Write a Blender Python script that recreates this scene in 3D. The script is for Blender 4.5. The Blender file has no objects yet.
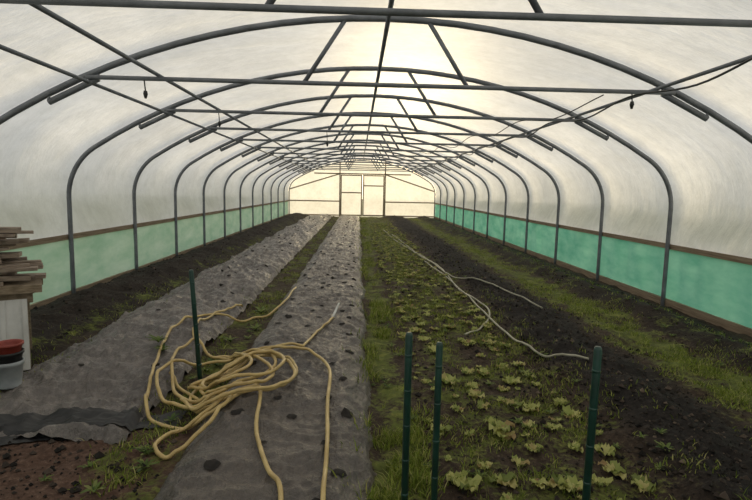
import bpy, math, random
import numpy as np
from mathutils import Matrix, Vector, noise
random.seed(7); rng=np.random.default_rng(7)
scene=bpy.context.scene
try:
    scene.view_settings.view_transform='Standard'
except Exception: pass

# ---------------------------------------------------------------- helpers
def link(o,parent=None):
    scene.collection.objects.link(o)
    if parent: o.parent=parent
    return o
def empty(name):
    o=bpy.data.objects.new(name,None); return link(o)
def mesh_obj(name,verts,faces,mat=None,smooth=False,parent=None):
    me=bpy.data.meshes.new(name)
    me.from_pydata([tuple(v) for v in verts],[],[tuple(f) for f in faces])
    if mat: me.materials.append(mat)
    if smooth: me.polygons.foreach_set('use_smooth',[True]*len(me.polygons))
    me.update()
    return link(bpy.data.objects.new(name,me),parent)
def catmull(pts,n=8):
    P=[Vector(p) for p in pts]; P=[P[0]*2-P[1]]+P+[P[-1]*2-P[-2]]; out=[]
    for i in range(1,len(P)-2):
        a,b,c,d=P[i-1:i+3]
        for k in range(n):
            t=k/n
            out.append(0.5*((2*b)+(c-a)*t+(2*a-5*b+4*c-d)*t*t+(3*b-a-3*c+d)*t**3))
    out.append(P[-2]); return out
def tube_data(pts,r,seg=8,V=None,F=None,caps=True):
    V=[] if V is None else V; F=[] if F is None else F
    P=[Vector(p) for p in pts]; base=len(V)
    n0=None
    for i,p in enumerate(P):
        t=(P[min(i+1,len(P)-1)]-P[max(i-1,0)]).normalized()
        if n0 is None:
            up=Vector((0,0,1)) if abs(t.z)<.9 else Vector((1,0,0))
            n0=t.cross(up).normalized()
        else:
            n0=(n0-t*n0.dot(t)).normalized()
        b=t.cross(n0)
        rr=r[i] if isinstance(r,(list,tuple)) else r
        for k in range(seg):
            a=2*math.pi*k/seg
            V.append(p+n0*math.cos(a)*rr+b*math.sin(a)*rr)
    for i in range(len(P)-1):
        for k in range(seg):
            a=base+i*seg+k; b2=base+i*seg+(k+1)%seg
            F.append((a,b2,b2+seg,a+seg))
    if caps:
        F.append(tuple(base+k for k in range(seg))[::-1])
        F.append(tuple(base+(len(P)-1)*seg+k for k in range(seg)))
    return V,F
def box_data(c,s,rot=None,V=None,F=None):
    V=[] if V is None else V; F=[] if F is None else F
    b=len(V); R=rot if rot else Matrix.Identity(3)
    for dx,dy,dz in [(-1,-1,-1),(1,-1,-1),(1,1,-1),(-1,1,-1),(-1,-1,1),(1,-1,1),(1,1,1),(-1,1,1)]:
        V.append(Vector(c)+R@Vector((dx*s[0]/2,dy*s[1]/2,dz*s[2]/2)))
    for f in [(0,3,2,1),(4,5,6,7),(0,1,5,4),(1,2,6,5),(2,3,7,6),(3,0,4,7)]:
        F.append(tuple(b+i for i in f))
    return V,F
def nz(x,y,z=0.0): return noise.noise(Vector((x,y,z)))
def sstep(a,b,x):
    t=min(1,max(0,(x-a)/(b-a))); return t*t*(3-2*t)
def bump(x,c,w): return math.exp(-((x-c)/w)**2)
def plateau(x,a,b,e=.12): return sstep(a-e,a+e,x)*(1-sstep(b-e,b+e,x))

# ---------------------------------------------------------------- node helpers
class NT:
    def __init__(s,name):
        s.m=bpy.data.materials.new(name); s.m.use_nodes=True
        s.t=s.m.node_tree; s.t.nodes.clear()
        s.out=s.n('ShaderNodeOutputMaterial')
    def n(s,typ,**kw):
        nd=s.t.nodes.new(typ)
        for k,v in kw.items(): setattr(nd,k,v)
        return nd
    def l(s,a,b): s.t.links.new(a,b)
    def noise(s,scale,detail=4,rough=.55,vec=None,mapscale=None):
        nd=s.n('ShaderNodeTexNoise'); nd.inputs['Scale'].default_value=scale
        nd.inputs['Detail'].default_value=detail; nd.inputs['Roughness'].default_value=rough
        tc=s.n('ShaderNodeTexCoord'); src=tc.outputs['Object']
        if mapscale:
            mp=s.n('ShaderNodeMapping'); mp.inputs['Scale'].default_value=mapscale
            s.l(src,mp.inputs[0]); src=mp.outputs[0]
        s.l(src,nd.inputs['Vector']); return nd.outputs['Fac']
    def ramp(s,fac,stops):
        r=s.n('ShaderNodeValToRGB'); e=r.color_ramp.elements
        while len(e)<len(stops): e.new(.5)
        for i,(p,c) in enumerate(stops):
            e[i].position=p; e[i].color=(c[0],c[1],c[2],1) if not isinstance(c,(int,float)) else (c,c,c,1)
        s.l(fac,r.inputs[0]); return r.outputs[0]
    def mix(s,fac,a,b,bt='MIX'):
        m=s.n('ShaderNodeMix',data_type='RGBA',blend_type=bt)
        for sock,v in ((m.inputs[0],fac),(m.inputs[6],a),(m.inputs[7],b)):
            if isinstance(v,(int,float)): sock.default_value=v
            elif isinstance(v,tuple): sock.default_value=(v[0],v[1],v[2],1)
            else: s.l(v,sock)
        return m.outputs[2]
    def math(s,op,a,b=0.0,c=None):
        m=s.n('ShaderNodeMath',operation=op)
        for i,v in enumerate((a,b) if c is None else (a,b,c)):
            if isinstance(v,(int,float)): m.inputs[i].default_value=v
            else: s.l(v,m.inputs[i])
        return m.outputs[0]
    def bump(s,h,strength=.5,dist=.02):
        b=s.n('ShaderNodeBump'); b.inputs['Strength'].default_value=strength
        b.inputs['Distance'].default_value=dist; s.l(h,b.inputs['Height']); return b.outputs[0]
    def bsdf(s,col,rough=.8,metal=0,normal=None,spec=None):
        b=s.n('ShaderNodeBsdfPrincipled')
        if isinstance(col,tuple): b.inputs['Base Color'].default_value=(*col,1)
        else: s.l(col,b.inputs['Base Color'])
        if isinstance(rough,(int,float)): b.inputs['Roughness'].default_value=rough
        else: s.l(rough,b.inputs['Roughness'])
        b.inputs['Metallic'].default_value=metal
        if spec is not None: b.inputs['Specular IOR Level'].default_value=spec
        if normal is not None: s.l(normal,b.inputs['Normal'])
        return b
    def done(s,shader):
        s.l(shader,s.out.inputs['Surface']); return s.m

def mat_simple(name,c1,c2,scale=20,rough=.7,metal=0,bumpd=.003,ms=None):
    t=NT(name); f=t.noise(scale,5,.6,mapscale=ms)
    col=t.ramp(f,[(.3,c1),(.7,c2)])
    return t.done(t.bsdf(col,rough,metal,t.bump(f,.5,bumpd)).outputs[0])

def mat_film():
    t=NT('polythene_film')
    big=t.noise(.9,6,.60,mapscale=(1,.6,1)); streak=t.noise(3.0,6,.65,mapscale=(.6,1.6,.6)); spots=t.noise(17,3,.7); mid=t.noise(7,7,.72)
    c=t.ramp(big,[(.25,(.76,.75,.725)),(.75,(.96,.95,.92))])
    c2=t.ramp(streak,[(.3,(.90,.90,.89)),(.6,(1,1,1))])
    c3=t.ramp(mid,[(.3,(.86,.86,.85)),(.6,(1,1,1))])
    col=t.mix(.7,c,c2,'MULTIPLY'); col=t.mix(.8,col,c3,'MULTIPLY')
    sp=t.ramp(spots,[(.70,0.0),(.79,.35)])
    col=t.mix(sp,col,(.46,.42,.33))
    nrm=t.bump(streak,.5,.05)
    tr=t.n('ShaderNodeBsdfTranslucent'); t.l(col,tr.inputs[0]); t.l(nrm,tr.inputs['Normal'])
    df=t.n('ShaderNodeBsdfDiffuse'); t.l(col,df.inputs[0]); t.l(nrm,df.inputs['Normal'])
    m1=t.n('ShaderNodeMixShader'); m1.inputs[0].default_value=.19
    t.l(tr.outputs[0],m1.inputs[1]); t.l(df.outputs[0],m1.inputs[2])
    tp=t.n('ShaderNodeBsdfTransparent'); tp.inputs[0].default_value=(.97,.97,.97,1)
    m2=t.n('ShaderNodeMixShader'); m2.inputs[0].default_value=.06
    t.l(m1.outputs[0],m2.inputs[1]); t.l(tp.outputs[0],m2.inputs[2])
    gl=t.n('ShaderNodeBsdfGlossy'); gl.inputs['Roughness'].default_value=.35; t.l(nrm,gl.inputs['Normal'])
    m3=t.n('ShaderNodeMixShader'); m3.inputs[0].default_value=.05
    t.l(m2.outputs[0],m3.inputs[1]); t.l(gl.outputs[0],m3.inputs[2])
    return t.done(m3.outputs[0])
def mat_net(name,ca,cb,tpf):
    t=NT(name); f=t.noise(1.6,5,.6,mapscale=(1,1,2.5)); g=t.noise(1.2,3,.5,mapscale=(1,1,.15))
    col=t.ramp(f,[(.3,ca),(.7,cb)])
    nrm=t.bump(g,.6,.08)
    tr=t.n('ShaderNodeBsdfTranslucent'); t.l(col,tr.inputs[0]); t.l(nrm,tr.inputs['Normal'])
    df=t.n('ShaderNodeBsdfDiffuse'); t.l(col,df.inputs[0]); t.l(nrm,df.inputs['Normal'])
    m1=t.n('ShaderNodeMixShader'); m1.inputs[0].default_value=.25
    t.l(tr.outputs[0],m1.inputs[1]); t.l(df.outputs[0],m1.inputs[2])
    tp=t.n('ShaderNodeBsdfTransparent'); t.l(col,tp.inputs[0])
    m2=t.n('ShaderNodeMixShader'); m2.inputs[0].default_value=tpf
    t.l(m1.outputs[0],m2.inputs[1]); t.l(tp.outputs[0],m2.inputs[2])
    return t.done(m2.outputs[0])
def mat_ground():
    t=NT('soil'); at=t.n('ShaderNodeAttribute',attribute_name='zone')
    sep=t.n('ShaderNodeSeparateColor'); t.l(at.outputs['Color'],sep.inputs[0])
    n1=t.noise(3,8,.65); n2=t.noise(28,6,.7); n3=t.noise(9,6,.7)
    soil=t.ramp(n2,[(.3,(.020,.013,.008)),(.55,(.058,.039,.026)),(.78,(.17,.125,.085))])
    comp=t.ramp(n2,[(.35,(.006,.005,.0045)),(.65,(.024,.019,.016)),(.85,(.065,.053,.043))])
    red=t.ramp(n2,[(.3,(.05,.027,.018)),(.55,(.11,.064,.045)),(.75,(.22,.15,.11))])
    moss=t.ramp(n3,[(.3,(.050,.055,.014)),(.5,(.11,.135,.026)),(.7,(.22,.23,.055))])
    c=t.mix(sep.outputs[2],soil,comp)
    c=t.mix(sep.outputs[1],c,red)
    mf=t.math('ADD',sep.outputs[0],t.math('MULTIPLY',t.math('SUBTRACT',n1,.5),2.4))
    mf=t.math('ADD',mf,t.math('MULTIPLY',t.math('SUBTRACT',n2,.5),1.5))
    mfr=t.ramp(mf,[(.42,0.0),(.76,.9)])
    gate=t.math('MULTIPLY',mfr,t.math('MINIMUM',t.math('MULTIPLY',sep.outputs[0],4.0),1.0))
    c=t.mix(gate,c,moss)
    return t.done(t.bsdf(c,.9,0,t.bump(n2,.9,.02),.25).outputs[0])
def mat_fabric(name,a,b,c3):
    t=NT(name); n1=t.noise(2.2,6,.6,mapscale=(1,.5,1)); n2=t.noise(16,7,.72); w=t.noise(260,2,.5); cr=t.noise(7,5,.65,mapscale=(1.6,.8,1))
    col=t.ramp(n1,[(.3,a),(.7,b)])
    dust=t.ramp(n2,[(.48,0.0),(.72,.75)])
    col=t.mix(dust,col,c3)
    r=t.ramp(n1,[(.3,.32),(.7,.48)])
    rid=t.math('ABSOLUTE',t.math('SUBTRACT',cr,.5))
    h=t.math('ADD',t.math('MULTIPLY',n2,.6),t.math('MULTIPLY',w,.12))
    h=t.math('SUBTRACT',h,t.math('MULTIPLY',rid,5.0))
    return t.done(t.bsdf(col,r,0,t.bump(h,.85,.015),.7).outputs[0])
def mat_leaf(name,stops,rough=.5,tl=.35):
    t=NT(name); g=t.n('ShaderNodeNewGeometry')
    col=t.ramp(g.outputs['Random Per Island'],stops)
    b=t.bsdf(col,rough,0,None,.3)
    tr=t.n('ShaderNodeBsdfTranslucent'); t.l(col,tr.inputs[0])
    m=t.n('ShaderNodeMixShader'); m.inputs[0].default_value=tl
    t.l(b.outputs[0],m.inputs[1]); t.l(tr.outputs[0],m.inputs[2]); return t.done(m.outputs[0])

M_film=mat_film()
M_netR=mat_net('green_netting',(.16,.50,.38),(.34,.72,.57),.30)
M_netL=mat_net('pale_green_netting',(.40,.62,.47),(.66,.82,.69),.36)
M_ground=mat_ground()
M_fabC=mat_fabric('ground_cover_brown',(.038,.031,.026),(.085,.069,.056),(.175,.142,.115))
M_fabL=mat_fabric('ground_cover_grey',(.065,.055,.050),(.145,.126,.112),(.27,.235,.21))
M_black=mat_simple('black_sheet',(.008,.008,.009),(.03,.03,.03),8,.6,0,.01)
M_hole=mat_simple('hole_soil',(.003,.0025,.002),(.02,.015,.011),40,.95,0,.01)
M_steel=mat_simple('galvanised_steel',(.12,.13,.145),(.22,.235,.255),6,.5,.25,.001)
M_wood=mat_simple('weathered_timber',(.14,.10,.06),(.32,.25,.17),5,.8,0,.003,(3,.6,12))
M_wood2=mat_simple('old_boards',(.15,.11,.08),(.40,.32,.25),5,.8,0,.003,(2,9,9))
M_white=mat_simple('white_board',(.50,.49,.46),(.70,.69,.66),4,.6)
M_greenpost=mat_simple('green_coated_steel',(.006,.03,.022),(.014,.06,.044),12,.4,0,.0005)
M_hose=mat_simple('yellow_hose',(.38,.26,.09),(.60,.45,.19),7,.42,0,.001)
M_hoseP=mat_simple('pale_hose',(.25,.24,.17),(.42,.40,.30),7,.5,0,.001)
M_blackpl=mat_simple('black_plastic',(.008,.008,.008),(.02,.02,.02),20,.5)
M_red=mat_simple('red_plastic',(.20,.03,.02),(.32,.06,.04),10,.5)
M_grey=mat_simple('grey_plastic',(.25,.27,.28),(.38,.40,.41),10,.5)
M_metal=mat_simple('brushed_fitting',(.5,.5,.48),(.7,.7,.68),10,.35,.5,.0003)
M_grass=mat_leaf('grass_blades',[(0,(.08,.11,.015)),(.4,(.17,.23,.03)),(.75,(.30,.35,.06)),(1,(.46,.41,.17))])
M_let=mat_leaf('lettuce_leaves',[(0,(.14,.18,.04)),(.35,(.34,.38,.10)),(.75,(.56,.54,.20)),(1,(.34,.23,.10))])
M_weed=mat_leaf('weed_leaves',[(0,(.05,.09,.02)),(.5,(.12,.18,.035)),(1,(.24,.26,.08))])
M_clod=mat_leaf('soil_crumbs',[(0,(.008,.007,.006)),(.5,(.025,.02,.016)),(.9,(.06,.045,.035)),(1,(.16,.12,.09))],.95,0.0)

# ---------------------------------------------------------------- tunnel geometry
CX=.25; W=4.1; S=2.03; APEX=3.14; SL=math.radians(33); RS=.80
xs=W-(1-math.sin(SL))*RS; RB=xs/math.sin(SL)
rise=RB*(1-math.cos(SL)); ZT=APEX-rise-RS*math.cos(SL)
YB=14.5*S; YF=-.5*S; RAIL=.84
def profile(off=0.0,z0=0.0,nleg=6):
    pts=[]
    for i in range(nleg): pts.append((W+off,z0+(ZT-z0)*i/nleg))
    for i in range(11):
        a=(math.pi/2-SL)*i/10
        pts.append((W-RS+(RS+off)*math.cos(a),ZT+(RS+off)*math.sin(a)))
    zc=APEX-RB
    for i in range(1,13):
        a=SL*(1-i/12)
        pts.append(((RB+off)*math.sin(a),zc+(RB+off)*math.cos(a)))
    return pts+[(-x,z) for x,z in pts[-2::-1]]
def roofz(x,off=0.0):
    x=abs(x)
    if x<=xs: return APEX-RB+math.sqrt((RB+off)**2-x*x)
    d=x-(W-RS); r=RS+off
    return ZT+math.sqrt(max(0,r*r-d*d))

# ground height -----------------------------------------------------
def prof(x,y):
    f=sstep(3.2,5.2,y)
    h=.17*bump(x,-3.35,.45)*(1+.4*nz(y*.5,3))
    h+=f*.11*plateau(x,-2.45,-1.5,.2)
    h+=.09*plateau(x,-.92,.03,.13)
    h+=.09*bump(x,2.05,.38)*(1+.5*nz(y*.6,9))
    h+=.12*bump(x,3.75,.25)*(1+.5*nz(y*.7,5))
    return h
def infab(x,y):
    return max(plateau(x,-.98,.08,.04), plateau(x,-2.6,-1.42,.05)*sstep(3.05,3.2,y))
def gh(x,y):
    k=1-infab(x,y)
    r=.028*nz(x*3,y*3,1)+.018*nz(x*8,y*8,2)+.012*nz(x*19,y*19,4)
    amp=1.0+.9*bump(x,2.1,.6)+.8*bump(x,-3.3,.5)
    return prof(x,y)+k*r*amp-.035*(1-k)
def fabh(x,y,seed=0.0,amp=1.0):
    # draped woven sheet: soft folds running across the bed plus finer creases
    w1=nz(x*2.0+seed,y*.9,seed)
    q=x+.25*nz(y*.9,x,seed+2)
    r1=1-abs(nz(q*1.6+seed,y*2.6,seed+5))*3.2
    r2=1-abs(nz(q*3.6-y*1.4,y*5.2+x,seed+8))*3.8
    r3=1-abs(nz(q*9.5,y*3.4-x*2,seed+11))*3.4
    r4=1-abs(nz(q*7+y*6,y*12-x*5,seed+14))*3.4
    return prof(x,y)+.010+amp*(.03*w1+.022*max(0,r1)**1.6+.018*max(0,r2)**1.5+.011*max(0,r3)**1.3+.006*max(0,r4))
FC=.95; FL=1.7
def surf(x,y):
    if -1.0<x<.1: return fabh(x,y,0,FC)
    if -2.6<x<-1.42 and y>3.15: return fabh(x,y,20,FL)
    return gh(x,y)

# floor -------------------------------------------------------------
X0,X1=CX-W-.06,CX+W+.06
ys=[YF+ .12*i for i in range(int((1.8-YF)/.12))]
y=1.8
while y<YB: ys.append(y); y+=max(.022,.0105*y)
ys.append(YB)
nx=300; xsA=[X0+(X1-X0)*i/(nx-1) for i in range(nx)]
V=[];C=[]
for yy in ys:
    far=sstep(7,14,yy)
    for xx in xsA:
        V.append((xx,yy,gh(xx,yy)))
        wob=.14*nz(yy*.8,1.7)+.10*nz(yy*2.3,xx,6)
        xw=xx+wob
        moss=.70*plateau(xw,.08,.42,.12)
        moss=max(moss,.66*far*plateau(xw,.1,1.45,.3))
        moss=max(moss,.74*plateau(xw,2.70,3.40,.28))
        moss=max(moss,.50*plateau(xw,-1.45,-.95,.08))
        moss=max(moss,.48*plateau(xw,.4,1.7,.3))
        moss=max(moss,.35*plateau(xw,-3.1,-2.6,.2))
        moss=max(moss,.32*plateau(xw,3.4,4.2,.2))
        red=sstep(3.4,3.0,yy)*plateau(xw,-2.9,-1.0,.15)
        comp=max(plateau(xw,1.7,2.65,.2),plateau(xw,3.4,4.3,.1)*.8,plateau(xw,-4.1,-2.7,.2)*.8,.15)
        C.append((moss,red,comp*(1-red),1))
F=[]
for j in range(len(ys)-1):
    for i in range(nx-1):
        a=j*nx+i; F.append((a,a+1,a+1+nx,a+nx))
fl=mesh_obj('floor',V,F,M_ground,True)
ca=fl.data.color_attributes.new('zone','FLOAT_COLOR','POINT')
ca.data.foreach_set('color',np.array(C,dtype=np.float32).ravel())

t=NT('outside_grass'); f=t.noise(2,6,.6); M_out=t.done(t.bsdf(t.ramp(f,[(.3,(.14,.16,.08)),(.7,(.26,.28,.16))]),.9).outputs[0])
mesh_obj('outside_lawn',[(-60,-60,-.12),(60,-60,-.12),(60,90,-.12),(-60,90,-.12)],[(0,1,2,3)],M_out)

# ---------------------------------------------------------------- cover (ceiling)
def cover():
    pr=[p for p in profile(0,RAIL,4)]
    V=[];F=[]
    fine=[]
    for i in range(len(pr)-1):
        for k in range(3): fine.append((pr[i][0]+(pr[i+1][0]-pr[i][0])*k/3,pr[i][1]+(pr[i+1][1]-pr[i][1])*k/3))
    fine.append(pr[-1])
    n=len(fine); N=15*14+1
    for j in range(N):
        yy=YF+(YB-YF)*j/(N-1); fr_=((yy-YF)/S)%1.0
        b=math.sin(math.pi*fr_)
        for i,(x,z) in enumerate(fine):
            a=fine[max(i-1,0)]; c=fine[min(i+1,n-1)]
            tx,tz=c[0]-a[0],c[1]-a[1]; L=math.hypot(tx,tz); nxn,nzn=tz/L,-tx/L
            side=sstep(.5,3.6,abs(x))
            bb=abs(b)**.6
            rip=nz(z*5+x*2,yy*.9,3)*abs(math.cos(math.pi*fr_))**2
            off=.045+(.02+.15*side)*bb*sstep(RAIL,RAIL+.5,z)+.035*nz(x*1.3,yy*1.6,z*1.3)*bb+.012*nz(x*4,yy*3,z*4)*bb+.016*max(0,rip)
            if z<RAIL+.05: off=.045
            V.append((CX+x+nxn*off,yy,z+nzn*off))
    for j in range(N-1):
        for i in range(n-1):
            a=j*n+i; F.append((a,a+n,a+n+1,a+1))
    return mesh_obj('ceiling',V,F,M_film,True)
cover()

def side(name,sgn,mat):
    e=empty(name)
    x=CX+sgn*(W+.05); V=[];F=[]; N=300
    zs=[-.1,.08,.26,.44,.62,.80,.86]
    for j in range(N+1):
        yy=YF+(YB-YF)*j/N
        for z in zs:
            b=sstep(-.1,.3,z)*(1-sstep(.6,.86,z))
            V.append((x+sgn*(.03*nz(yy*1.7,z*.8,sgn)+.018*nz(yy*5,z*2,sgn+4))*b*1.8,yy,z))
    n=len(zs)
    for j in range(N):
        for i in range(n-1):
            a=j*n+i; F.append((a,a+n,a+n+1,a+1))
    mesh_obj('netting_panel',V,F,mat,True,e)
    V=[];F=[]
    for k in range(15):
        ya=YF+k*S; dz=random.uniform(-.006,.006)
        box_data((x-sgn*.0,ya+S/2,RAIL+dz),(.045,S-.01,.07),None,V,F)
    mesh_obj('timber_rail',V,F,M_wood,False,e)
    V=[];F=[]
    for k in range(15):
        ya=YF+k*S
        box_data((x-sgn*.015,ya+S/2,.04),(.04,S-.01,.12),Matrix.Rotation(random.uniform(-.004,.004),3,'X'),V,F)
    mesh_obj('base_board',V,F,M_wood,False,e)
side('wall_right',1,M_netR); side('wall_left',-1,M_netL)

def gable(name,y,door_half,door_h,mat):
    V=[];F=[]; xl=[-W-.05+ (2*W+.1)*i/82 for i in range(83)]
    xl=sorted(set([round(v,4) for v in xl]+[-door_half,door_half]))
    for a,b in zip(xl[:-1],xl[1:]):
        m=(a+b)/2; z0=door_h if abs(m)<door_half else -.1
        steps=6
        base=len(V)
        for s in range(steps+1):
            for xx in (a,b):
                zt=roofz(xx,.045) if abs(xx)<W+.02 else ZT
                z=z0+(zt-z0)*s/steps
                V.append((CX+xx,y+.02*nz(xx*1.5,z*1.5,y),z))
        for s in range(steps):
            q=base+s*2; F.append((q,q+1,q+3,q+2))
    return mesh_obj(name,V,F,mat,True)
wb=empty('wall_back'); g=gable('gable_film',YB+.04,1.25,2.36,M_film); g.parent=wb
wf=empty('wall_front'); g=gable('gable_film',YF-.04,1.3,2.36,M_film); g.parent=wf
def bars(name,segs,th,mat,parent):
    V=[];F=[]
    for a,b in segs:
        a=Vector(a);b=Vector(b);d=(b-a); R=d.to_track_quat('X','Z').to_matrix()
        box_data((a+b)/2,(d.length,th,th),R,V,F)
    return mesh_obj(name,V,F,mat,False,parent)
yb=YB-.04
bars('gable_timbers',[((CX-1.27,yb,0),(CX-1.27,yb,roofz(1.27))),((CX+1.27,yb,0),(CX+1.27,yb,roofz(1.27))),
  ((CX-2.7,yb,2.40),(CX+2.7,yb,2.40)),((CX-4.1,yb,.86),(CX-1.3,yb,.86)),((CX+1.3,yb,.86),(CX+4.1,yb,.86)),
  ((CX-4.05,yb,1.5),(CX-1.3,yb,2.38)),((CX+4.05,yb,1.5),(CX+1.3,yb,2.38)),
  ((CX-4.1,yb,.08),(CX-1.3,yb,.08)),((CX+1.3,yb,.08),(CX+4.1,yb,.08))],.065,M_wood,wb)
bars('gable_timbers',[((CX-1.33,YF,0),(CX-1.33,YF,2.4)),((CX+1.33,YF,0),(CX+1.33,YF,2.4)),((CX-1.36,YF,2.4),(CX+1.36,YF,2.4))],.06,M_wood,wf)
for i,(a,b) in enumerate([(CX-1.23,CX-.02),(CX+.02,CX+1.23)]):
    d=empty('door_%d'%(i+1)); yd=YB-.02
    bars('door_frame',[((a+.03,yd,.05),(a+.03,yd,2.34)),((b-.03,yd,.05),(b-.03,yd,2.34)),((a,yd,2.32),(b,yd,2.32)),((a,yd,.09),(b,yd,.09)),
        ((a,yd,1.75 if i else 1.35),(b,yd,1.75 if i else 1.35))],.065,M_wood,d)
    mesh_obj('door_film',[(a,yd+.035,.05),(b,yd+.035,.05),(b,yd+.035,2.34),(a,yd+.035,2.34)],[(0,1,2,3)],M_film,False,d)

# ---------------------------------------------------------------- steel frame
fr=empty('polytunnel_frame')
for k in range(16):
    y=YF+k*S
    pts=[(CX+x,y,z) for x,z in profile(0,-.15,4)]
    V,F=tube_data(pts,.030,10)
    mesh_obj('hoop_%d'%(k+1),V,F,M_steel,True,fr)
    if k in (15,): continue
    V=[];F=[]
    zc=2.53; hw=2.78
    yc=y-.03
    tube_data([(CX-hw,yc,zc),(CX+hw,yc,zc)],.021,8,V,F)
    for s in (-1,1):
        tube_data([(CX+s*.40,y,roofz(.40)-.02),(CX+s*.78,y,zc)],.021,8,V,F)
        a=Vector((CX+s*2.68,y,roofz(2.68)-.07)); b=Vector((CX+s*3.14,y,roofz(3.14)-.08))
        tube_data([a,b],.030,8,V,F)
        for q,xq in ((a,2.68),(b,3.14)):
            tube_data([q,(CX+s*xq,y,roofz(xq))],.014,6,V,F)
    mesh_obj('crossbar_%d'%(k+1),V,F,M_steel,True,fr)
V=[];F=[]
for x,z in ((0,APEX-.055),(-2.13,2.57),(-2.76,2.488),(2.62,2.57)):
    tube_data([(CX+x,YF,z),(CX+x,YB,z)],.018 if x else .022,8,V,F)
mesh_obj('purlins',V,F,M_steel,True,fr)
V=[];F=[]
pts=[]
for k in range(0,11):
    y=YF+k*S
    pts.append((CX+2.32+.04*(k%2),y,2.49)); pts.append((CX+2.36,y+S/2,2.44-.05*random.random()))
tube_data(catmull(pts,8),.009,6,V,F)
pts=[]
for k in range(3,9):
    y=YF+k*S
    pts.append((CX+2.1-.2*(k-3),y,2.50)); pts.append((CX+2.0-.2*(k-3),y+S/2,2.44-.05*random.random()))
tube_data(catmull(pts,8),.006,6,V,F)
mesh_obj('irrigation_line',V,F,M_blackpl,True,fr)
V=[];F=[]
for (x,k,l) in ((-2.25,3,.12),(2.36,3,.10),(-2.1,4,.14),(-.8,5,.2)):
    y=YF+k*S-.03
    tube_data([(CX+x,y,2.54),(CX+x+.01,y,2.54-l)],.006,6,V,F)
    tube_data([(CX+x+.01,y,2.54-l),(CX+x+.01,y,2.54-l-.03),(CX+x+.01,y,2.54-l-.07)],[.016,.022,.010],8,V,F)
mesh_obj('hanging_sprinklers',V,F,M_blackpl,True,fr)

# ---------------------------------------------------------------- ground-cover fabrics
def fabric(name,xa,xb,ya,yb_,seed,amp,mat,tuck=.05):
    ysf=[];y=ya
    while y<yb_: ysf.append(y); y+=max(.015,.006*y)
    ysf.append(yb_); n=96; V=[];F=[]
    for yy in ysf:
        wa=.05*nz(yy*1.3,seed)+.03*nz(yy*4,seed+2); wb_=.05*nz(yy*1.1,seed+7)+.02*nz(yy*4,seed+9)
        for i in range(n):
            u=i/(n-1); x=(xa+wa)*(1-u)+(xb+wb_)*u
            e=min(u,1-u)*(xb-xa)
            z=fabh(x,yy,seed,amp)
            z-=tuck*(1-sstep(0,.05,e))
            z-=tuck*(1-sstep(0,.08,yy-ya))*.6 if ya>2.5 else 0
            V.append((x,yy,z))
    for j in range(len(ysf)-1):
        for i in range(n-1):
            a=j*n+i; F.append((a,a+1,a+1+n,a+n))
    return mesh_obj(name,V,F,mat,True)
fabric('ground_cover_fabric',-1.02,.12,.6,28.6,0,FC,M_fabC)
fabric('ground_cover_fabric',-2.68,-1.40,3.05,28.0,20,FL,M_fabL)
V=[];F=[]
def hole(x,y,r,f):
    b=len(V); n=12
    V.append((x,y,f(x,y)+.005))
    for rr,dz in ((.6,.006),(1,.004)):
        for k in range(n):
            a=2*math.pi*k/n; q=r*rr*(1+.3*nz(math.cos(a)*2+x*9,math.sin(a)*2+y*9))
            px,py=x+q*math.cos(a),y+q*1.1*math.sin(a); V.append((px,py,f(px,py)+dz))
    for k in range(n):
        F.append((b,b+1+k,b+1+(k+1)%n)); F.append((b+1+k,b+1+n+k,b+1+n+(k+1)%n,b+1+(k+1)%n))
y=2.2;i=0
while y<27:
    for x in (-.78,-.45,-.12):
        if random.random()<.85: hole(x+random.uniform(-.03,.03)+(.05 if i%2 else -.05),y+random.uniform(-.05,.05),random.uniform(.026,.044),lambda a,b:fabh(a,b,0,FC))
    if y>3.8:
        for x in (-2.25,-1.95,-1.65):
            if random.random()<.4: hole(x+random.uniform(-.05,.05),y+random.uniform(-.1,.1),random.uniform(.020,.038),lambda a,b:fabh(a,b,20,FL))
    y+=.32;i+=1
mesh_obj('planting_holes',V,F,M_hole,True)
V=[];F=[];nx2,ny2=90,36
for j in range(ny2):
    for i in range(nx2):
        u=i/(nx2-1);v=j/(ny2-1)
        x=-3.3+u*2.15; yc=2.98+.36*u
        y=yc-.10-.24*(1-u)+v*(.22+.28*(1-u))+.07*nz(u*4,v*.8,3)
        z=max(gh(x,y),surf(x,y),surf(x,y+.04))+.010+.014*abs(nz(x*3,y*7,2))+.006*nz(x*11,y*12)
        V.append((x,y,z))
for j in range(ny2-1):
    for i in range(nx2-1):
        a=j*nx2+i;F.append((a,a+1,a+1+nx2,a+nx2))
mesh_obj('black_plastic_sheet',V,F,M_black,True)

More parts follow.
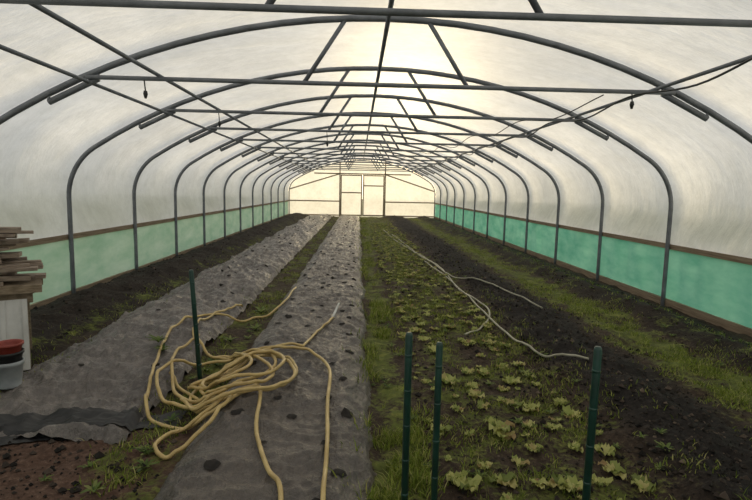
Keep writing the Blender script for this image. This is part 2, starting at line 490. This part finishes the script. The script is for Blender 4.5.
# ---------------------------------------------------------------- vegetation
def blades(name,pos,hgt,wid,mat,lean=.5):
    n=len(pos); pos=np.array(pos); h=hgt*rng.uniform(.4,1.3,n); w=wid*rng.uniform(.6,1.4,n)
    a=rng.uniform(0,2*np.pi,n); l=lean*rng.uniform(.1,1.3,n)*h; b=rng.uniform(0,2*np.pi,n)
    dx=np.stack([np.cos(a),np.sin(a),0*a],1)*w[:,None]/2; ld=np.stack([np.cos(b),np.sin(b),0*b],1)
    up=np.array([0,0,1.0])
    m=pos+up*h[:,None]*.55+ld*(l*.35)[:,None]; t=pos+up*h[:,None]*.95+ld*l[:,None]
    v=np.stack([pos-dx,pos+dx,m-dx*.8,m+dx*.8,t],1).reshape(-1,3)
    k=np.arange(n)*5
    me=bpy.data.meshes.new(name); me.vertices.add(len(v)); me.vertices.foreach_set('co',v.ravel())
    quad=np.stack([k,k+1,k+3,k+2],1); tri=np.stack([k+2,k+3,k+4],1)
    loops=np.concatenate([quad,tri],1).ravel()
    me.loops.add(len(loops)); me.loops.foreach_set('vertex_index',loops)
    st=np.stack([np.arange(n)*7,np.arange(n)*7+4],1).ravel()
    me.polygons.add(2*n); me.polygons.foreach_set('loop_start',st)
    me.update(calc_edges=True); me.validate(); me.materials.append(mat)
    return link(bpy.data.objects.new(name,me))
def ydist(y0,y1,p=1.0):
    u=random.random(); return y0*(y1/y0)**(u**p)
def scatter(n,xa,xb,y0,y1,dens,clump=.0,lim=None):
    out=[]
    tries=0
    while len(out)<n and tries<n*12:
        tries+=1
        x=random.gauss((xa+xb)/2,(xb-xa)/3.2); y=ydist(y0,y1)
        if x<xa-.25 or x>min(xb+.25,4.2): continue
        c=nz(x*5,y*4,7)*1.9+nz(x*1.5,y*.8,17)*1.2
        if random.random()>max(0,min(1,dens+c*clump)): continue
        out.append((x,y,surf(x,y)-.004))
    return out
blades('grass_strip',scatter(9500,.10,.44,2.0,28,.22,1.0),.065,.006,M_grass,.9)
blades('grass_strip',scatter(2900,-1.40,-1.02,2.3,27,.18,1.0),.05,.006,M_grass,1.0)
blades('grass_strip',scatter(14000,2.7,3.5,2.2,28,.28,1.0),.04,.006,M_grass,1.0)
blades('grass_strip',scatter(8000,.5,1.6,5,28,.25,1.0),.04,.007,M_grass,.9)
blades('grass_strip',scatter(8500,.45,1.9,2.1,12,.2,.9)+scatter(900,-3.0,-2.5,3.3,15,.3,.9)+scatter(1800,3.6,4.1,3.5,28,.4,.5),.04,.006,M_grass,1.0)

def plants(name,items,mat,nl,ruffle=.12,up=.5,wf=.55):
    V=[];F=[]
    for (x,y,sz) in items:
        z=surf(x,y)
        a0=random.uniform(0,6.28)
        k=random.randint(nl-1,nl+2)
        for q in range(k):
            a=a0+q*2.4; L=sz*random.uniform(.6,1.1)*(1-.3*q/k); wd=L*wf*random.uniform(.8,1.1)
            el=up*random.uniform(.5,1.4)*(1+.9*q/k)
            b=len(V); ph=random.uniform(0,6)
            for s in range(6):
                u=s/5; rad=L*u*math.cos(min(1.3,el)*(1-u*.7)); hh=L*(math.sin(min(1.4,el))*u-.35*u*u*el)+.004
                ww=wd*math.sin(math.pi*min(.93,(.10+u*.83)))**.6*.5
                for c in (-2,-1,0,1,2):
                    r=ruffle*sz*math.sin(ph+u*11+c*1.7)*abs(c)*.5*u
                    V.append((x+rad*math.cos(a)-c*.5*ww*math.sin(a),y+rad*math.sin(a)+c*.5*ww*math.cos(a),z+hh+r+abs(c)*.5*ww*.3))
            for s in range(5):
                for c in range(4):
                    i=b+s*5+c; F.append((i,i+1,i+6,i+5))
    return mesh_obj(name,V,F,mat,True)
it=[]
for r in (.55,.74,.93,1.12,1.31,1.5):
    y=2.15
    while y<24:
        if random.random()<.80: it.append((r+random.uniform(-.06,.06),y+random.uniform(-.08,.08),random.choice([.035,.045,.055,.065,.075,.09])))
        y+=random.uniform(.15,.25)
it+=[(.95,3.2,.12),(.73,4.1,.10),(.6,2.55,.11),(.80,2.6,.10),(1.15,2.5,.1),(.66,5.6,.1)]
plants('lettuce_plants',it,M_let,8,.22,.6,.75)
wd=[(-1.15,2.75,.09),(-1.22,2.9,.08),(-1.75,4.55,.12),(-1.68,4.45,.1),(-1.2,4.4,.12),(-1.25,5.1,.1),(-1.1,5.6,.12),(-1.18,6.4,.14),(-1.2,3.3,.08),(-1.3,2.5,.08),(-1.6,2.6,.05),(-1.45,2.75,.06)]
for i in range(170):
    y=ydist(2.5,20); wd.append((random.choice([random.uniform(-1.38,-1.05),random.uniform(.1,.5),random.uniform(3.3,4.1),random.uniform(3.3,4.1),random.uniform(.6,1.9),random.uniform(.6,1.9)]),y,random.uniform(.03,.075)))
plants('weeds',wd,M_weed,9,.05,.8,.3)
base=[(1,0,0),(-1,0,0),(0,1,0),(0,-1,0),(0,0,1),(0,0,-1)]
bf=[(0,2,4),(2,1,4),(1,3,4),(3,0,4),(2,0,5),(1,2,5),(3,1,5),(0,3,5)]
V=[];F=[]
for i in range(12000):
    z=random.random()
    if z<.45: x=random.gauss(2.1,.38)
    elif z<.68: x=random.uniform(.45,1.8)
    elif z<.8: x=random.gauss(-3.3,.35)
    elif z<.92: x=random.uniform(3.3,4.2)
    else: x=random.uniform(-2.8,-1.05)
    if x<-3.75 or x>4.2: continue
    y=ydist(2.0,20)
    if -2.8<x<-1.05: y=random.uniform(2,3.1)
    s=min(.03,.004+random.expovariate(1/.006)); zz=gh(x,y); b=len(V)
    for v in base:
        V.append((x+v[0]*s*random.uniform(.6,1.3),y+v[1]*s*random.uniform(.6,1.3),zz+s*.3+v[2]*s*random.uniform(.5,1)))
    for f in bf: F.append(tuple(b+q for q in f))
mesh_obj('soil_crumbs',V,F,M_clod)

# ---------------------------------------------------------------- hoses
def hose(strands,r,pile=None):
    V=[];F=[]
    for si,(pts,lift) in enumerate(strands):
        c=catmull([(x,y,0) for x,y in pts],10); q=[]
        for i,p in enumerate(c):
            z=max(surf(p.x+a,p.y+b) for a,b in ((0,0),(.03,0),(-.03,0),(0,.03),(0,-.03)))
            l=lift
            if pile:
                dd=math.hypot(p.x-pile[0],p.y-pile[1]); l=lift*(1-sstep(.5,1.0,dd))
            q.append(Vector((p.x,p.y,z+r+l)))
        for _ in range(3):
            q=[q[0]]+[Vector((q[i].x,q[i].y,max(q[i].z,(q[i-1].z+q[i].z*2+q[i+1].z)/4))) for i in range(1,len(q)-1)]+[q[-1]]
        tube_data(q,r,10,V,F)
    return V,F
A=[(-.88,7.5),(-.93,6.5),(-1.21,6.0),(-1.59,5.65),(-1.78,5.2),(-1.72,4.57),(-1.52,3.77),(-1.42,3.45),(-1.27,3.26),(-1.02,3.2),(-.80,3.35),(-.70,3.63)]
B=[(-.47,4.57),(-.62,4.57),(-.88,4.3),(-1.07,4.05),(-1.19,3.77),(-1.13,3.49),(-.96,3.32),(-.74,3.4),(-.52,3.58),(-.45,3.88),(-.56,4.17),(-.81,4.22),(-1.1,4.0)]
Cc=[(-1.25,3.8),(-1.07,4.05),(-.95,4.4),(-.6,4.45),(-.34,4.3),(-.2,3.92),(-.18,3.32),(-.15,2.78),(-.14,2.3),(-.12,1.8)]
D=[(-1.45,4.0),(-1.27,3.77),(-.99,3.45),(-.83,3.37),(-.86,3.1),(-.96,2.9),(-1.07,2.83),(-1.17,2.95),(-1.12,3.11),(-.91,3.29),(-.67,3.49),(-.58,2.96),(-.46,2.57),(-.34,2.3),(-.3,1.8)]
E=[(-.25,5.7),(-.30,5.45),(-.37,5.2),(-.46,4.63),(-.47,4.57)]
G1=[(-1.5,4.9),(-1.55,4.4),(-1.4,3.9),(-1.25,3.6),(-1.0,3.45),(-.75,3.6),(-.62,3.9),(-.72,4.2),(-.98,4.35),(-1.3,4.3),(-1.5,3.95),(-1.35,3.55),(-1.05,3.38),(-.78,3.5)]
G2=[(-1.3,4.6),(-1.0,4.3),(-.75,4.0),(-.6,3.7),(-.7,3.45),(-1.0,3.5),(-1.15,3.8),(-1.0,4.1),(-.7,4.15),(-.5,3.9),(-.45,3.6),(-.67,3.35),(-1.0,3.3),(-1.2,3.5)]
H=[(-1.42,6.4),(-1.5,6.0),(-1.6,5.4),(-1.55,4.9),(-1.3,4.6),(-1.1,4.45),(-.85,4.05),(-.8,3.8),(-.95,3.6),(-1.2,3.7)]
G3=[(-1.2,3.7),(-1.0,3.95),(-.78,4.1),(-.6,4.05),(-.55,3.8),(-.7,3.58),(-.95,3.55),(-1.12,3.72),(-1.05,3.98),(-.85,4.12)]
V,F=hose([(A,0),(B,.012),(Cc,.03),(D,.02),(E,.0),(G1,.045),(G2,.06),(H,.075),(G3,.085)],.0125,(-.95,3.8))
gh_=empty('garden_hose'); mesh_obj('hose_coils',V,F,M_hose,True,gh_)
V=[];F=[]
z0=surf(-.25,5.7)
tube_data([(-.26,5.66,z0+.02),(-.235,5.80,z0+.06),(-.20,5.94,z0+.12)],[.017,.015,.012],8,V,F)
mesh_obj('hose_nozzle',V,F,M_metal,True,gh_)
R1=[(1.0,20),(1.15,16.1),(1.56,11.2),(1.68,8.9),(2.1,8.15),(2.47,6.7)]
R2=[(1.2,18),(1.45,13),(1.64,10.3),(1.59,8.0),(1.69,6.5),(1.44,5.75),(1.18,5.45)]
R3=[(1.45,11),(1.59,8.4),(1.6,6.15),(1.65,4.85),(1.8,4.48),(2.02,4.3)]
V,F=hose([(R1,0),(R2,.0),(R3,.01)],.011)
mesh_obj('irrigation_hose',V,F,M_hoseP,True)

# ---------------------------------------------------------------- stakes
def stake(name,x,y,top,r,dx=0,dy=0):
    e=empty(name); V=[];F=[]
    tube_data([(x+dx,y+dy,surf(x,y)-.10),(x,y,top-.012),(x,y,top)],[r,r,r*.75],12,V,F)
    mesh_obj('stake_shaft',V,F,M_greenpost,True,e)
    V=[];F=[]
    for i in range(5):
        z=top-.10-i*.16
        if z>.1:
            f=1-(z/top); 
            tube_data([(x+dx*f,y+dy*f,z-.006),(x+dx*f,y+dy*f,z),(x+dx*f,y+dy*f,z+.006)],[r*1.0,r*1.07,r*1.0],12,V,F)
    mesh_obj('stake_ribs',V,F,M_greenpost,True,e)
stake('garden_stake',-1.25,3.93,.92,.018,.06)
stake('garden_stake',.23,2.18,.94,.016)
stake('garden_stake',.34,2.04,.94,.014)
stake('garden_stake',.975,2.0,.94,.016,-.01)

# ---------------------------------------------------------------- timber bench at left (local frame: x along bench, y depth)
tb=empty('timber_stack'); tb.location=(-2.66,4.28,0); tb.rotation_euler=(0,0,math.radians(30))
V=[];F=[]
for x in (-.06,-.80):
    for y in (.05,.45):
        box_data((x,y,.33),(.06,.06,.66),None,V,F)
for y in (.04,.46): box_data((-.42,y,.615),(.86,.04,.09),None,V,F)
for k in range(3):
    box_data((-.40+random.uniform(-.01,.01),.05+k*.185,.69),(.96,.175,.06),Matrix.Rotation(random.uniform(-.01,.01),3,'Z'),V,F)
mesh_obj('bench',V,F,M_wood,False,tb)
V=[];F=[]; z=.722
for lay in range(13):
    th=random.uniform(.016,.045)
    for k in range(3):
        if random.random()<.8 or lay<4:
            L=random.uniform(.60,.85); xr=random.uniform(-.20,.12)-.006*lay
            box_data((xr-L/2,.08+k*.165+random.uniform(-.03,.03),z+th/2+.004),(L,random.uniform(.06,.15),th),
               Matrix.Rotation(random.uniform(-.12,.12),3,'Z')@Matrix.Rotation(random.uniform(-.06,.06),3,'Y'),V,F)
    z+=th+.006
mesh_obj('boards',V,F,M_wood2,False,tb)
V=[];F=[]
Rt=Matrix.Rotation(-.10,3,'X')
box_data((-.34,-.03,.32),(.62,.018,.58),Rt,V,F)
for k in range(5): box_data((-.34+.145*(k-2),-.045,.32),(.03,.014,.57),Rt,V,F)
mesh_obj('leaning_white_board',V,F,M_white,False,tb)
def pot(name,x,y,z,r1,r2,h,mat,parent):
    n=28; V=[];F=[]
    prof_=[(r1*.3,0),(r1,0),(r1*.98,.01),(r2,h*.84),(r2*1.09,h*.85),(r2*1.10,h),(r2*.98,h),(r2*.92,h*.85),(r1*.9,.012),(0.001,.012)]
    for r,zz in prof_:
        for k in range(n): V.append((x+r*math.cos(2*math.pi*k/n),y+r*math.sin(2*math.pi*k/n),z+zz))
    for i in range(len(prof_)-1):
        for k in range(n):
            a=i*n+k;b=i*n+(k+1)%n; F.append((a,b,b+n,a+n))
    return mesh_obj(name,V,F,mat,True,parent)
pe=empty('stacked_plant_pots'); zp=surf(-2.50,3.72)+.005
pot('grey_bucket',-2.50,3.72,zp,.075,.090,.19,M_grey,pe)
pot('black_pot',-2.50,3.72,zp+.14,.074,.092,.12,M_blackpl,pe)
pot('red_pot',-2.495,3.725,zp+.21,.068,.086,.11,M_red,pe)

# ---------------------------------------------------------------- light
SUN=Vector((math.sin(math.radians(5.5))*math.cos(math.radians(11)),math.cos(math.radians(5.5))*math.cos(math.radians(11)),math.sin(math.radians(11))))
w=bpy.data.worlds.new('hazy_sky'); scene.world=w; w.use_nodes=True; nt=w.node_tree; nt.nodes.clear()
def N(t,**k):
    n=nt.nodes.new(t)
    for a,b in k.items(): setattr(n,a,b)
    return n
tc=N('ShaderNodeTexCoord'); dot=N('ShaderNodeVectorMath',operation='DOT_PRODUCT'); dot.inputs[1].default_value=SUN
nt.links.new(tc.outputs['Generated'],dot.inputs[0])
def MM(op,a,b):
    m=N('ShaderNodeMath',operation=op)
    for i,v in enumerate((a,b)):
        if isinstance(v,(int,float)): m.inputs[i].default_value=v
        else: nt.links.new(v,m.inputs[i])
    return m.outputs[0]
d=MM('MAXIMUM',dot.outputs['Value'],0.0)
g1=MM('MULTIPLY',MM('POWER',d,150.0),19.0); g2=MM('MULTIPLY',MM('POWER',d,14.0),2.3)
gl=MM('ADD',g1,g2)
sx=N('ShaderNodeSeparateXYZ'); nt.links.new(tc.outputs['Generated'],sx.inputs[0])
rp=N('ShaderNodeValToRGB'); nt.links.new(MM('ADD',MM('MULTIPLY',sx.outputs['Z'],.5),.5),rp.inputs[0])
e=rp.color_ramp.elements; e[0].position=.45; e[0].color=(.45,.455,.43,1); e[1].position=.52; e[1].color=(.74,.75,.75,1)
e.new(1.0).color=(.79,.815,.83,1)
sc=N('ShaderNodeVectorMath',operation='SCALE'); sc.inputs[0].default_value=(1.0,.78,.42); nt.links.new(gl,sc.inputs['Scale'])
ad=N('ShaderNodeVectorMath',operation='ADD'); nt.links.new(rp.outputs[0],ad.inputs[0]); nt.links.new(sc.outputs[0],ad.inputs[1])
bg=N('ShaderNodeBackground'); nt.links.new(ad.outputs[0],bg.inputs[0]); bg.inputs[1].default_value=1.0
wo=N('ShaderNodeOutputWorld'); nt.links.new(bg.outputs[0],wo.inputs[0])
sl=bpy.data.lights.new('sun','SUN'); sl.energy=2.0; sl.angle=math.radians(12); sl.color=(1,.82,.52)
so=link(bpy.data.objects.new('sun',sl)); so.rotation_euler=SUN.to_track_quat('Z','Y').to_euler(); so.location=(5,50,12)

# ---------------------------------------------------------------- camera
cam=bpy.data.cameras.new('camera'); cam.sensor_width=36; cam.lens=520/752*36; cam.clip_start=.05; cam.clip_end=500
co=link(bpy.data.objects.new('camera',cam))
psi=0.0366; phi=math.atan(60.4/520); roll=0.02
R=Matrix.Rotation(-psi,3,'Z')@Matrix.Rotation(math.pi/2-phi,3,'X')@Matrix.Rotation(roll,3,'Z')
co.matrix_world=Matrix.Translation((0,0,1.55))@R.to_4x4()
scene.camera=co
